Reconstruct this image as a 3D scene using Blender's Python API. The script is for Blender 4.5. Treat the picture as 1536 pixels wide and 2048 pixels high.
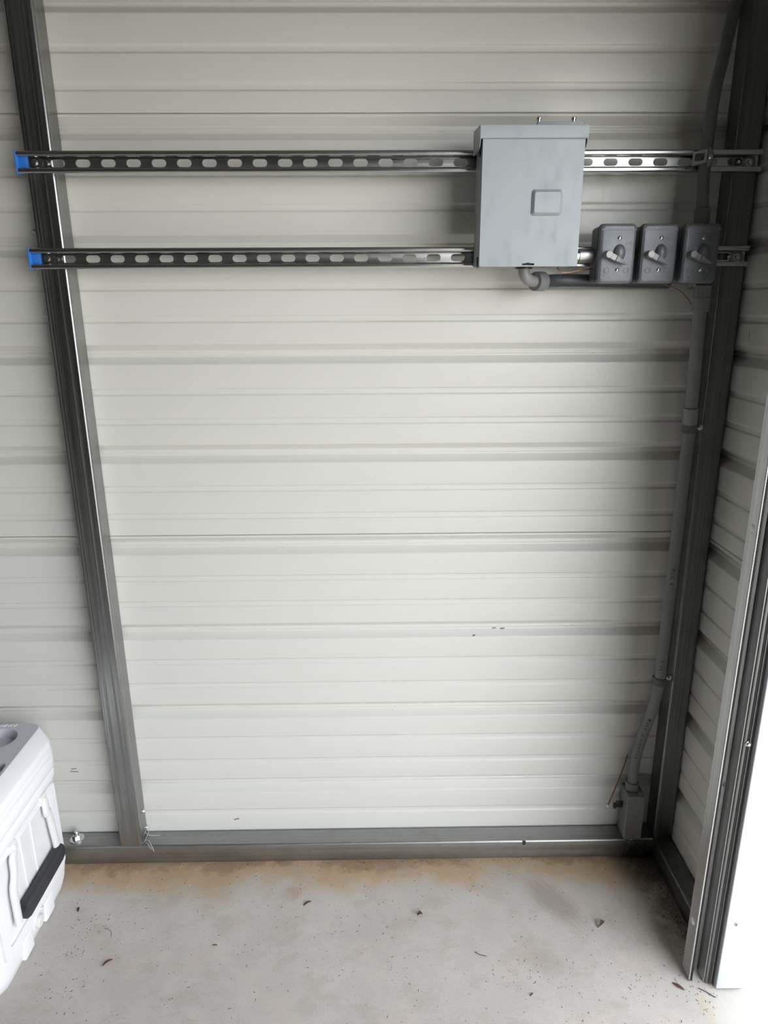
import bpy, bmesh, math, random
from mathutils import Vector, Matrix
random.seed(7)
C = bpy.context.scene.collection
for o in list(bpy.data.objects): bpy.data.objects.remove(o, do_unlink=True)
S = bpy.context.scene

# ------------------------------------------------------------------ camera, sky, sun, exposure
CAM = Vector((0.72141, -1.62301, 1.44936))
PITCH, YAW, ROLL = 0.28635, 0.01309, -0.00476
Fw = Vector((math.sin(YAW)*math.cos(PITCH), math.cos(YAW)*math.cos(PITCH), -math.sin(PITCH)))
R0 = Vector((math.cos(YAW), -math.sin(YAW), 0)); U0 = R0.cross(Fw)
Rt = R0*math.cos(ROLL) + U0*math.sin(ROLL); Up = U0*math.cos(ROLL) - R0*math.sin(ROLL)
cd = bpy.data.cameras.new('camera'); cam = bpy.data.objects.new('camera', cd); C.objects.link(cam)
cam.matrix_world = Matrix(((Rt.x, Up.x, -Fw.x, CAM.x), (Rt.y, Up.y, -Fw.y, CAM.y), (Rt.z, Up.z, -Fw.z, CAM.z), (0, 0, 0, 1)))
cd.sensor_fit = 'HORIZONTAL'; cd.sensor_width = 36.0; cd.lens = 1404.29/1536*36
cd.clip_start = 0.02; cd.clip_end = 200
S.camera = cam

w = bpy.data.worlds.new('sky'); S.world = w; w.use_nodes = True
wt = w.node_tree; bg = wt.nodes['Background']
sky = wt.nodes.new('ShaderNodeTexSky'); sky.sky_type = 'NISHITA'; sky.sun_disc = False
sky.sun_elevation = math.radians(58); sky.sun_rotation = math.radians(180); sky.dust_density = 0.6
hz = wt.nodes.new('ShaderNodeHueSaturation'); hz.inputs['Saturation'].default_value = 0.22
wt.links.new(sky.outputs[0], hz.inputs['Color']); wt.links.new(hz.outputs[0], bg.inputs['Color'])
bg.inputs['Strength'].default_value = 0.80
sd = bpy.data.lights.new('sun', 'SUN'); sun = bpy.data.objects.new('sun', sd); C.objects.link(sun)
sd.energy = 4.3; sd.angle = math.radians(2.0); sd.color = (1.0, 0.95, 0.86)
sun.rotation_euler = Vector((-0.02, -0.53, 0.85)).to_track_quat('Z', 'Y').to_euler()
S.view_settings.view_transform = 'Standard'; S.view_settings.look = 'None'
S.view_settings.gamma = 1.0; S.view_settings.use_curve_mapping = False
S.view_settings.exposure = 0.40

# ------------------------------------------------------------------ material helpers
def mat(name, color=(.5,.5,.5), rough=.5, metal=0.0, spec=.5):
    m = bpy.data.materials.new(name); m.use_nodes = True
    b = m.node_tree.nodes['Principled BSDF']
    b.inputs['Base Color'].default_value = (*color, 1); b.inputs['Roughness'].default_value = rough
    b.inputs['Metallic'].default_value = metal; b.inputs['Specular IOR Level'].default_value = spec
    return m
class G:
    """small node-graph helper"""
    def __init__(s, m): s.m = m; s.t = m.node_tree; s.b = s.t.nodes['Principled BSDF']
    def n(s, k, **kw):
        x = s.t.nodes.new(k)
        for a, v in kw.items(): setattr(x, a, v)
        return x
    def l(s, a, b): s.t.links.new(a, b)
    def coord(s, scale=(1,1,1), which='Object'):
        tc = s.n('ShaderNodeTexCoord'); mp = s.n('ShaderNodeMapping'); mp.inputs['Scale'].default_value = scale
        s.l(tc.outputs[which], mp.inputs['Vector']); return mp.outputs[0]
    def noise(s, vec, scale, detail=3, rough=.5):
        x = s.n('ShaderNodeTexNoise'); x.inputs['Scale'].default_value = scale; x.inputs['Detail'].default_value = detail
        x.inputs['Roughness'].default_value = rough; s.l(vec, x.inputs['Vector']); return x.outputs['Fac']
    def ramp(s, f, stops):
        x = s.n('ShaderNodeValToRGB'); e = x.color_ramp.elements
        while len(e) < len(stops): e.new(.5)
        for i, (p, c) in enumerate(stops):
            e[i].position = p; e[i].color = (c[0], c[1], c[2], 1) if hasattr(c, '__len__') else (c, c, c, 1)
        s.l(f, x.inputs['Fac']); return x.outputs['Color']
    def math(s, op, a, b=None, clamp=False):
        x = s.n('ShaderNodeMath', operation=op, use_clamp=clamp)
        for i, v in enumerate((a, b)):
            if v is None: continue
            if isinstance(v, (int, float)): x.inputs[i].default_value = v
            else: s.l(v, x.inputs[i])
        return x.outputs[0]
    def mix(s, f, a, b, blend='MIX'):
        x = s.n('ShaderNodeMix', data_type='RGBA', blend_type=blend)
        if isinstance(f, (int, float)): x.inputs[0].default_value = f
        else: s.l(f, x.inputs[0])
        for i, v in ((6, a), (7, b)):
            if isinstance(v, tuple): x.inputs[i].default_value = (*v, 1)
            else: s.l(v, x.inputs[i])
        return x.outputs[2]
    def sep(s, vec):
        x = s.n('ShaderNodeSeparateXYZ'); s.l(vec, x.inputs[0]); return x.outputs
    def bump(s, h, strength=.2, dist=.001):
        x = s.n('ShaderNodeBump'); x.inputs['Strength'].default_value = strength; x.inputs['Distance'].default_value = dist
        s.l(h, x.inputs['Height']); s.l(x.outputs[0], s.b.inputs['Normal'])
    def smooth(s, v, a, b, lo=0, hi=1):
        x = s.n('ShaderNodeMapRange', interpolation_type='SMOOTHSTEP'); s.l(v, x.inputs[0])
        for i, q in ((1, a), (2, b), (3, lo), (4, hi)): x.inputs[i].default_value = q
        return x.outputs[0]
    def capsule(s, xy, p, q, r):
        """1 inside a short stroke p-q of half width r (2D coordinates a,b)"""
        ax, ay = p; bx, by = q; dx, dy = bx-ax, by-ay; L = dx*dx+dy*dy
        u = s.math('SUBTRACT', xy[0], ax); v = s.math('SUBTRACT', xy[1], ay)
        h = s.math('DIVIDE', s.math('ADD', s.math('MULTIPLY', u, dx), s.math('MULTIPLY', v, dy)), L, clamp=True)
        ex = s.math('SUBTRACT', u, s.math('MULTIPLY', h, dx)); ey = s.math('SUBTRACT', v, s.math('MULTIPLY', h, dy))
        d = s.math('SQRT', s.math('ADD', s.math('MULTIPLY', ex, ex), s.math('MULTIPLY', ey, ey)))
        return s.smooth(d, r*.6, r, 1, 0)

def painted_panel(name, marks, plane):
    m = mat(name, (.66, .64, .59), .36); g = G(m)
    v = g.coord(); n1 = g.noise(v, 3.0, 3); n2 = g.noise(g.coord((30, 30, 8)), 4, 3)
    c = g.mix(g.math('MULTIPLY', n1, .35), (.675, .667, .62), (.62, .612, .565))
    sp = g.noise(v, 95, 2); spk = g.smooth(sp, .77, .80, 0, .5); c = g.mix(spk, c, (.30, .28, .24))
    X = g.sep(g.n('ShaderNodeNewGeometry').outputs['Position']); ab = (X[0], X[2]) if plane == 'xz' else (X[1], X[2])
    for p, q, r in marks: c = g.mix(g.math('MULTIPLY', g.capsule(ab, p, q, r), .85), c, (.05, .045, .04))
    g.l(c, g.b.inputs['Base Color'])
    g.l(g.smooth(n2, .3, .7, .30, .42), g.b.inputs['Roughness'])
    g.bump(g.noise(v, 7, 2), .08, .004)
    return m
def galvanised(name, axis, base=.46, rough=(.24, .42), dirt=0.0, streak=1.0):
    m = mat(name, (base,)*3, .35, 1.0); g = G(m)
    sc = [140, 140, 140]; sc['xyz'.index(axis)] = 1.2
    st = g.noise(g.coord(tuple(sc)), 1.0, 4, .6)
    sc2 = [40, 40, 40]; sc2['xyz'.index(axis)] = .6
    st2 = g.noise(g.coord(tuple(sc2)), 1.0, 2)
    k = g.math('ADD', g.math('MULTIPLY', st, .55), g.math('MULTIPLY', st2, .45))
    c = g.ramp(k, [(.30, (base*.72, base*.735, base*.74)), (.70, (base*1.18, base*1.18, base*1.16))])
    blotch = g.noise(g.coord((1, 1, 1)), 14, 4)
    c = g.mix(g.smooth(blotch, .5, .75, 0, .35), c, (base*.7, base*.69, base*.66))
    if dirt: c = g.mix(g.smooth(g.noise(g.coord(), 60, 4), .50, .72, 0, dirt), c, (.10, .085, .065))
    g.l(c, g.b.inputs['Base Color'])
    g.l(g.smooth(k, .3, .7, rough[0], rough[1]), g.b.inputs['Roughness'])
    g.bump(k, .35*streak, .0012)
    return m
def grainy(name, color, rough, var=.12, scale=200, metal=0.0, bumpd=.0003):
    m = mat(name, color, rough, metal); g = G(m)
    n = g.noise(g.coord(), scale, 3); n2 = g.noise(g.coord(), scale*.06, 3)
    k = g.math('ADD', g.math('MULTIPLY', n, .5), g.math('MULTIPLY', n2, .5))
    lo = tuple(c*(1-var) for c in color); hi = tuple(min(1, c*(1+var)) for c in color)
    g.l(g.ramp(k, [(.32, lo), (.68, hi)]), g.b.inputs['Base Color'])
    if bumpd: g.bump(n, .3, bumpd)
    return m

M = {}
M['panel_back'] = painted_panel('beige_painted_steel_back', [((-.098,.261),(-.086,.262),.0016), ((-.102,.2535),(-.082,.252),.0016),
      ((.327,.092),(.338,.095),.0022), ((1.02,.653),(1.028,.654),.0018), ((1.04,.652),(1.05,.653),.0018), ((.968,.640),(.973,.641),.0016)], 'xz')
M['panel_side'] = painted_panel('beige_painted_steel_side', [((-.0955,1.392),(-.098,1.374),.0014)], 'yz')
M['wall_plain'] = grainy('beige_wall', (.30,.29,.265), .6, .05, 10, bumpd=0)
M['ceiling'] = grainy('dull_roof_steel', (.16,.16,.155), .6, .05, 10, bumpd=0)
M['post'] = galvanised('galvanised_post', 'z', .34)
M['post_dark'] = galvanised('shaded_galvanised_post', 'z', .22, (.3,.45))  # darker copy of the post finish, corner shade put into the colour
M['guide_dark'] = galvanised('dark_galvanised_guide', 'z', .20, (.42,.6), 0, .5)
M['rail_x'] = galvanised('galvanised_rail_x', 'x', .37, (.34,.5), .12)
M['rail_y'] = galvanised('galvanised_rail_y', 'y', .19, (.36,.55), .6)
M['strut'] = galvanised('zinc_strut', 'x', .60, (.16,.27), 0, .35)
M['guide'] = galvanised('galvanised_guide', 'z', .50, (.34,.5), 0, .5)
M['zinc'] = grainy('bright_zinc', (.72,.72,.72), .22, .08, 300, 1.0, 0)
M['dull_zinc'] = grainy('dull_zinc', (.42,.42,.41), .38, .15, 300, 1.0)
M['dark_metal'] = grainy('dark_fastener', (.06,.06,.062), .42, .1, 300, .6, 0)
M['black'] = mat('black_rubber_and_shade', (.012,.012,.012), .6)
M['blue'] = mat('blue_plastic_cap', (.035,.19,.62), .42)
M['box_paint'] = None
def box_paint():
    m = mat('bluish_grey_box_paint', (.47,.52,.55), .42); g = G(m)
    v = g.coord(); n = g.noise(v, 9, 3); sm = g.noise(g.coord((1,1,.5)), 45, 4)
    c = g.mix(g.math('MULTIPLY', n, .3), (.345,.375,.395), (.305,.335,.355))
    c = g.mix(g.smooth(sm, .54, .68, 0, .55), c, (.29,.325,.35))
    g.l(c, g.b.inputs['Base Color']); g.l(g.smooth(sm, .4, .7, .36, .5), g.b.inputs['Roughness'])
    return m
M['box_paint'] = box_paint()
M['cover'] = grainy('grey_die_cast_cover', (.15,.16,.173), .42, .25, 700, .22, .0004)
M['cover_light'] = grainy('bare_lever_metal', (.27,.27,.265), .42, .15, 600, .4, .0002)
M['cover_letter'] = grainy('raised_letter_metal', (.235,.245,.26), .45, .1, 900, .15, 0)
M['box_grey'] = grainy('grey_cast_box', (.085,.088,.092), .5, .15, 700, .2)
M['pvc'] = grainy('grey_pvc', (.20,.205,.205), .48, .07, 60, 0, 0)
M['pvc_light'] = grainy('light_grey_pvc', (.25,.25,.255), .42, .06, 60, 0, 0)
M['pvc_dark'] = grainy('dark_grey_flexible_pvc', (.045,.048,.055), .40, .1, 60, 0, 0)
M['ink'] = mat('black_print', (.02,.02,.02), .7)
M['emt'] = grainy('grey_conduit', (.115,.117,.115), .5, .08, 60, 0, 0)
M['copper'] = grainy('copper_wire', (.34,.19,.12), .32, .15, 300, 1.0, 0)
M['copper_dark'] = grainy('tarnished_copper_wire', (.22,.12,.075), .4, .15, 300, 1.0, 0)
M['wire_end'] = mat('bright_cut_wire', (.9,.87,.82), .3, .6)
M['white_trim'] = grainy('white_painted_trim', (.50,.51,.535), .35, .02, 30, 0, 0)
M['cooler'] = grainy('white_cooler_plastic', (.80,.80,.815), .42, .02, 60, 0, .0002)
M['cooler_lid'] = grainy('white_lid_plastic', (.60,.60,.645), .5, .03, 700, 0, .0004)
M['cooler_arm'] = grainy('off_white_handle', (.72,.715,.70), .42, .03, 200, 0, 0)
M['grip'] = grainy('charcoal_grip', (.028,.029,.034), .5, .1, 500, 0, .0003)
M['leaf'] = grainy('brown_dry_leaf', (.115,.05,.035), .7, .35, 250, 0, .0004)
M['leaf_pale'] = grainy('pale_dry_leaf', (.26,.20,.17), .7, .25, 250, 0, .0004)
M['debris'] = mat('dark_grit', (.055,.048,.04), .9)
M['fleck'] = mat('white_fleck', (.8,.78,.74), .6)
M['web'] = mat('cobweb_thread', (.55,.54,.5), .8)

def concrete():
    m = mat('stained_concrete', (.42,.40,.36), .85); g = G(m)
    P = g.n('ShaderNodeNewGeometry').outputs['Position']; X = g.sep(P)
    mp = g.n('ShaderNodeMapping'); g.l(P, mp.inputs[0]); v = mp.outputs[0]
    def sc(s): 
        q = g.n('ShaderNodeMapping'); q.inputs['Scale'].default_value = s; g.l(P, q.inputs[0]); return q.outputs[0]
    big = g.noise(v, 4.5, 4, .6); mid = g.noise(v, 22, 4, .6); fine = g.noise(v, 420, 3, .7); broom = g.noise(sc((18, 520, 1)), 1, 3, .6)
    c = g.ramp(big, [(.30, (.475,.448,.405)), (.70, (.58,.553,.505))])
    pk = g.noise(sc((1,1,1)), 7.3, 3); c = g.mix(g.smooth(pk, .52, .68, 0, .5), c, (.60,.50,.45))
    c = g.mix(g.smooth(mid, .35, .7, .35, 0), c, (.45,.43,.395))
    # rust bleeding out from under the back rail, and near the door
    ed = g.math('ADD', X[1], g.math('MULTIPLY', g.math('SUBTRACT', big, .5), .22))
    ed = g.math('ADD', ed, g.math('MULTIPLY', g.math('SUBTRACT', mid, .5), .10))
    c = g.mix(g.smooth(ed, -.18, -.085, 0, .85), c, (.46,.315,.165))
    c = g.mix(g.smooth(ed, -.085, -.045, 0, .6), c, (.20,.125,.065))
    def blob(cx, cy, r):
        dx = g.math('SUBTRACT', X[0], cx); dy = g.math('SUBTRACT', X[1], cy)
        d = g.math('SQRT', g.math('ADD', g.math('MULTIPLY', dx, dx), g.math('MULTIPLY', dy, dy)))
        return g.math('ADD', d, g.math('MULTIPLY', g.math('SUBTRACT', mid, .5), r*1.1))
    c = g.mix(g.smooth(blob(.505,-.165,.06), .004, .034, .5, 0), c, (.36,.20,.10))
    c = g.mix(g.smooth(blob(1.09,-.36,.06), .01, .07, .35, 0), c, (.27,.22,.15))
    c = g.mix(g.smooth(blob(.17,-.13,.09), .02, .10, .35, 0), c, (.36,.25,.13))
    c = g.mix(g.smooth(blob(.30,-.15,.07), .02, .09, .35, 0), c, (.36,.25,.13))
    # scuffed damp patch, streaked diagonally
    u = g.math('SUBTRACT', g.math('MULTIPLY', g.math('SUBTRACT', X[0], 1.165), .82), g.math('MULTIPLY', g.math('ADD', X[1], .205), -.57))
    t = g.math('ADD', g.math('MULTIPLY', g.math('SUBTRACT', X[0], 1.165), .57), g.math('MULTIPLY', g.math('ADD', X[1], .205), -.82))
    cs = g.n('ShaderNodeCombineXYZ'); g.l(u, cs.inputs[0]); g.l(t, cs.inputs[1])
    qm = g.n('ShaderNodeMapping'); qm.inputs['Scale'].default_value = (170, 9, 1); g.l(cs.outputs[0], qm.inputs[0])
    stk = g.noise(qm.outputs[0], 1, 3, .6)
    ell = g.math('SQRT', g.math('ADD', g.math('POWER', g.math('DIVIDE', u, .045), 2.0), g.math('POWER', g.math('DIVIDE', t, .10), 2.0)))
    ell = g.math('ADD', ell, g.math('MULTIPLY', g.math('SUBTRACT', stk, .5), .9))
    c = g.mix(g.smooth(ell, .35, 1.25, .60, 0), c, (.27,.215,.19))
    # dirt and painted shade by side rail and corner; stain line by door
    dr = g.math('ADD', X[0], g.math('MULTIPLY', g.math('SUBTRACT', mid, .5), .16))
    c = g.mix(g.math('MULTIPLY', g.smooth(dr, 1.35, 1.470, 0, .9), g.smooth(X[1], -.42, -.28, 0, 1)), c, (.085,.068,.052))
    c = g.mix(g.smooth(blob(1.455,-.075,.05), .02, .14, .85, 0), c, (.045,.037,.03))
    ol = g.math('ABSOLUTE', g.math('SUBTRACT', g.math('ADD', X[0], g.math('MULTIPLY', g.math('SUBTRACT', mid, .5), .05)), 1.425))
    c = g.mix(g.math('MULTIPLY', g.smooth(ol, .004, .02, .55, 0), g.smooth(X[1], -.47, -.445, 1, 0)), c, (.50,.40,.25))
    agg = g.noise(v, 150, 4, .75); c = g.mix(g.smooth(agg, .54, .70, 0, .45), c, (.36,.33,.285)); c = g.mix(g.smooth(agg, .30, .44, .35, 0), c, (.68,.655,.61))
    blot = g.noise(sc((1,1.3,1)), 11, 5, .7); c = g.mix(g.smooth(blot, .50, .64, 0, .38), c, (.40,.345,.29))
    c = g.mix(g.math('MULTIPLY', g.smooth(g.math('ADD', X[0], g.math('MULTIPLY', g.math('SUBTRACT', mid, .5), .04)), 1.40, 1.455, 0, .9), g.smooth(X[1], -.45, -.42, 1, 0)), c, (.55,.525,.47))
    spk = g.smooth(fine, .64, .74, 0, .4); c = g.mix(spk, c, (.20,.17,.14))
    spl = g.smooth(fine, .28, .36, .25, 0); c = g.mix(spl, c, (.68,.65,.60))
    g.l(c, g.b.inputs['Base Color'])
    h = g.math('ADD', g.math('MULTIPLY', fine, .5), g.math('MULTIPLY', broom, .6))
    g.bump(h, .5, .0012)
    return m
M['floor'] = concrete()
M['drive'] = grainy('pale_sunlit_concrete', (.54,.52,.465), .9, .06, 60, 0, .001)

# ------------------------------------------------------------------ mesh helpers
def obj(name, bm, material, parent=None, smooth=40):
    me = bpy.data.meshes.new(name)
    bmesh.ops.recalc_face_normals(bm, faces=bm.faces[:])
    bm.to_mesh(me); bm.free()
    me.materials.append(material)
    if smooth:
        for p in me.polygons: p.use_smooth = True
        me.set_sharp_from_angle(angle=math.radians(smooth))
    o = bpy.data.objects.new(name, me); C.objects.link(o)
    if parent is not None:
        o.parent = parent
        o.matrix_parent_inverse = Matrix.Translation(-Vector(parent.location)) if parent.type == 'EMPTY' else Matrix.Identity(4)
    return o
def tag(o, label=None, cat=None, group=None, kind=None):
    for k, v in (('label', label), ('category', cat), ('group', group), ('kind', kind)):
        if v: o[k] = v
    return o
def thing(name, loc, label, cat, group=None):
    e = bpy.data.objects.new(name, None); C.objects.link(e); e.location = loc; e.empty_display_size = .05
    return tag(e, label, cat, group)
def B(): return bmesh.new()
def box(bm, a, b, bev=0, seg=2):
    x0, y0, z0 = a; x1, y1, z1 = b
    vs = [bm.verts.new(p) for p in ((x0,y0,z0),(x1,y0,z0),(x1,y1,z0),(x0,y1,z0),(x0,y0,z1),(x1,y0,z1),(x1,y1,z1),(x0,y1,z1))]
    fs = [bm.faces.new([vs[i] for i in f]) for f in ((3,2,1,0),(4,5,6,7),(0,1,5,4),(1,2,6,5),(2,3,7,6),(3,0,4,7))]
    if bev:
        es = list({e for f in fs for e in f.edges})
        bmesh.ops.bevel(bm, geom=es, offset=bev, segments=seg, profile=.5, affect='EDGES')
    return bm
def frame_axes(d):
    d = Vector(d).normalized(); a = Vector((0,0,1)) if abs(d.z) < .9 else Vector((1,0,0))
    u = d.cross(a).normalized(); v = u.cross(d).normalized(); return u, v
def tube(bm, pts, rad, n=20, cap=True):
    """round tube along points (parallel-transported), radius scalar or list"""
    pts = [Vector(p) for p in pts]; N = len(pts)
    rad = [rad]*N if isinstance(rad, (int, float)) else rad
    tang = [((pts[min(i+1,N-1)]-pts[i]).normalized() + (pts[i]-pts[max(i-1,0)]).normalized()) if 0 < i < N-1 else (pts[min(i+1,N-1)]-pts[max(i-1,0)]) for i in range(N)]
    for i in range(N):
        if tang[i].length < 1e-9: tang[i] = pts[-1]-pts[0]
    u, v = frame_axes(tang[0]); rings = []; prev = tang[0].normalized()
    for i in range(N):
        t = tang[i].normalized(); q = prev.rotation_difference(t); u = q @ u; v = q @ v; prev = t
        rings.append([bm.verts.new(pts[i] + (u*math.cos(2*math.pi*k/n) + v*math.sin(2*math.pi*k/n))*rad[i]) for k in range(n)])
    for a, b in zip(rings, rings[1:]):
        for k in range(n): bm.faces.new((a[k], a[(k+1)%n], b[(k+1)%n], b[k]))
    if cap: bm.faces.new(rings[0][::-1]); bm.faces.new(rings[-1])
    return bm
def lathe(bm, origin, axis, prof, n=24):
    """prof: list of (distance along axis, radius)"""
    o = Vector(origin); d = Vector(axis).normalized()
    pts = [o + d*t for t, r in prof]; u, v = frame_axes(d); rings = []
    for p, (t, r) in zip(pts, prof):
        rings.append([bm.verts.new(p + (u*math.cos(2*math.pi*k/n) + v*math.sin(2*math.pi*k/n))*max(r, 1e-5)) for k in range(n)])
    for a, b in zip(rings, rings[1:]):
        for k in range(n): bm.faces.new((a[k], a[(k+1)%n], b[(k+1)%n], b[k]))
    bm.faces.new(rings[0][::-1]); bm.faces.new(rings[-1]); return bm
def fillet(pts, r, n=3):
    """round the interior corners of an open 2D polyline"""
    out = [pts[0]]
    for a, b, c in zip(pts, pts[1:], pts[2:]):
        A, Bq, Cc = Vector(a), Vector(b), Vector(c)
        d1 = (A-Bq); d2 = (Cc-Bq); L = min(r, d1.length*.45, d2.length*.45)
        p = Bq + d1.normalized()*L; q = Bq + d2.normalized()*L
        for i in range(n+1):
            t = i/n; out.append(tuple(p*(1-t)**2 + Bq*2*t*(1-t) + q*t*t))
    out.append(pts[-1]); return out
def ribbon(bm, pts, th, place, lo, hi):
    """open 2D profile given thickness, extruded between lo and hi; place(a,b,t)->xyz"""
    P = [Vector(p) for p in pts]; N = len(P); L, R = [], []
    for i in range(N):
        d1 = (P[i]-P[i-1]).normalized() if i else None; d2 = (P[i+1]-P[i]).normalized() if i < N-1 else None
        n1 = Vector((-d1.y, d1.x)) if d1 else None; n2 = Vector((-d2.y, d2.x)) if d2 else None
        n = n1 if n2 is None else n2 if n1 is None else (n1+n2).normalized()
        k = 1/max(.35, n.dot(n1 if n1 else n))
        L.append(P[i]+n*th*.5*k); R.append(P[i]-n*th*.5*k)
    loop = L + R[::-1]
    a = [bm.verts.new(place(p.x, p.y, lo)) for p in loop]; b = [bm.verts.new(place(p.x, p.y, hi)) for p in loop]
    m = len(loop)
    for i in range(m): bm.faces.new((a[i], a[(i+1)%m], b[(i+1)%m], b[i]))
    for i in range(N-1):
        for s in (a, b): bm.faces.new((s[i], s[i+1], s[m-2-i], s[m-1-i]))
    return bm
def plate(bm, outer, holes, place, d0, d1):
    """flat plate with holes: 2D loops, thickness between d0 and d1"""
    rings = []; es = []
    for lp in [outer]+list(holes):
        vs = [bm.verts.new(place(p[0], p[1], d0)) for p in lp]; rings.append(vs)
        es += [bm.edges.new((vs[i], vs[(i+1)%len(vs)])) for i in range(len(vs))]
    r = bmesh.ops.triangle_fill(bm, use_beauty=True, use_dissolve=False, edges=es)
    fs = [f for f in r['geom'] if isinstance(f, bmesh.types.BMFace)]
    if d1 != d0:
        lpmap = {}
        for lp, vs in zip([outer]+list(holes), rings):
            nv = [bm.verts.new(place(p[0], p[1], d1)) for p in lp]
            for a, b in zip(vs, nv): lpmap[a] = b
            for i in range(len(vs)): bm.faces.new((vs[i], vs[(i+1)%len(vs)], nv[(i+1)%len(vs)], nv[i]))
        for f in fs: bm.faces.new([lpmap[v] for v in f.verts])
    return bm
def rrect(cx, cy, w, h, r, n=5):
    out = []
    for (sx, sy, a0) in ((1,1,0),(-1,1,90),(-1,-1,180),(1,-1,270)):
        for i in range(n+1):
            a = math.radians(a0+90*i/n); out.append((cx+sx*(w/2-r)+r*math.cos(a), cy+sy*(h/2-r)+r*math.sin(a)))
    return out
def loft(bm, secs, cap=True):
    rings = [[bm.verts.new(p) for p in s] for s in secs]; n = len(rings[0])
    for a, b in zip(rings, rings[1:]):
        for k in range(n): bm.faces.new((a[k], a[(k+1)%n], b[(k+1)%n], b[k]))
    if cap: bm.faces.new(rings[0][::-1]); bm.faces.new(rings[-1])
    return bm
def catmull(P, n=8):
    P = [Vector(p) for p in P]; Q = [P[0]*2-P[1]]+P+[P[-1]*2-P[-2]]; out = []
    for i in range(1, len(Q)-2):
        for k in range(n):
            t = k/n; a, b, c, d = Q[i-1:i+3]
            out.append(.5*((2*b)+(c-a)*t+(2*a-5*b+4*c-d)*t*t+(3*b-a-3*c+d)*t**3))
    return out+[P[-1]]
def text_verts(body, size, bold=0.0, gap=1.0):
    cu = bpy.data.curves.new('lettering', 'FONT'); cu.body = body; cu.size = size; cu.offset = bold; cu.resolution_u = 2; cu.space_character = gap
    o = bpy.data.objects.new('lettering', cu); C.objects.link(o)
    dg = bpy.context.evaluated_depsgraph_get(); me = bpy.data.meshes.new_from_object(o.evaluated_get(dg))
    vs = [tuple(v.co) for v in me.vertices]; fs = [tuple(p.vertices) for p in me.polygons]
    bpy.data.objects.remove(o, do_unlink=True); bpy.data.curves.remove(cu); bpy.data.meshes.remove(me)
    if not vs: return [], []
    x0 = min(v[0] for v in vs); x1 = max(v[0] for v in vs); y0 = min(v[1] for v in vs); y1 = max(v[1] for v in vs)
    return [(v[0]-(x0+x1)/2, v[1]-(y0+y1)/2) for v in vs], fs
def text_bm(bm, body, size, place, depth=0.0, bold=0.0):
    vs, fs = text_verts(body, size, bold)
    a = [bm.verts.new(place(x, y, 0)) for x, y in vs]
    for f in fs:
        try: bm.faces.new([a[i] for i in f])
        except ValueError: pass
    if depth:
        b = [bm.verts.new(place(x, y, depth)) for x, y in vs]; cnt = {}
        for f in fs:
            try: bm.faces.new([b[i] for i in f])
            except ValueError: pass
            for i in range(len(f)):
                e = (f[i], f[(i+1)%len(f)]); k = tuple(sorted(e)); cnt[k] = cnt.get(k, []) + [e]
        for k, e in cnt.items():
            if len(e) == 1:
                i, j = e[0]; bm.faces.new((a[i], a[j], b[j], b[i]))
    return bm
def hexhead(bm, p, d, r, h):
    u, v = frame_axes(d); d = Vector(d).normalized(); p = Vector(p)
    s = [[p + d*t + (u*math.cos(math.pi/3*k)+v*math.sin(math.pi/3*k))*rr for k in range(6)] for t, rr in ((0, r), (h*.8, r), (h, r*.85))]
    return loft(bm, s)
def screw(name, p, d, r, parent, m=None, washer=True):
    bm = B(); p = Vector(p); d = Vector(d).normalized()
    if washer: lathe(bm, p, d, [(0, r*1.5), (r*.25, r*1.5), (r*.35, r*1.3)], 18)
    hexhead(bm, p+d*r*.3, d, r, r*.9)
    return obj(name, bm, m or M['zinc'], parent, 30)

# ------------------------------------------------------------------ the setting
XR = 1.520            # inner face of the short right wall
ZB, PW, PITCHZ = 0.1799, 0.0443, 0.2286
SEAMS = [0.9169, 1.8313, 2.7457]
D = .0185
def profile(z0, z1, last_seam):
    """(depth, z) points of one sheet from bottom to top"""
    pts = []
    if last_seam: pts += [(.0035, z0+.020), (.0045, z0+.010)]
    k = -2; feats = []
    while ZB+PITCHZ*k < z1+.3:
        zk = ZB+PITCHZ*k
        feats += [(0, zk), (D, zk+.0155), (D, zk+.0195), (D-.0018, zk+.0215), (D-.0018, zk+.0245), (D, zk+.0265), (D, zk+.0295), (0, zk+PW)]
        for c in (zk+.0985, zk+.1665): feats += [(0, c-.0085), (.0032, c-.0055), (.0032, c+.0055), (0, c+.0085)]
        k += 1
    return [(d, z) for d, z in feats if z0+.002 < z < z1-.002]
def sheet(name, z0, z1, place, lo, hi, m, parent, dz=0.0, top_hem=True):
    pts = [(0, z0)] + profile(z0, z1, False) + [(0, z1)]
    pts = [p for i, p in enumerate(pts) if i == 0 or p[1] > pts[i-1][1]+1e-5]
    if z0 > .01: pts = [(.0050, z0+.003), (.0050, z0)] + pts       # rolled-back lower edge
    if top_hem: pts = pts[:-1] + [(0, z1-.0022), (.0062, z1-.0022), (.0062, z1+.02)]
    pts = [(a, b+dz) for a, b in pts]
    bm = ribbon(B(), fillet(pts, .0022, 3), .0007, place, lo, hi)
    return obj(name, bm, m, parent, 35)
wall_back = tag(bpy.data.objects.new('wall_back', None), 'back wall of beige ribbed steel sheets', kind='structure'); C.objects.link(wall_back)
wall_right = tag(bpy.data.objects.new('wall_right', None), 'short right wall of beige ribbed steel sheets beside the doorway', kind='structure'); C.objects.link(wall_right)
edges = [0.0]+SEAMS[:2]+[2.9]
for i in range(3):
    sheet('wall_panel', edges[i], edges[i+1], lambda d, z, t: (t, d, z), -5.5, 1.5385, M['panel_back'], wall_back, 0, i < 2)
    sheet('wall_panel', edges[i], edges[i+1], lambda d, z, t: (XR+d, t, z), -.440, .0190, M['panel_side'], wall_right, -.004, i < 2)
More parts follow.
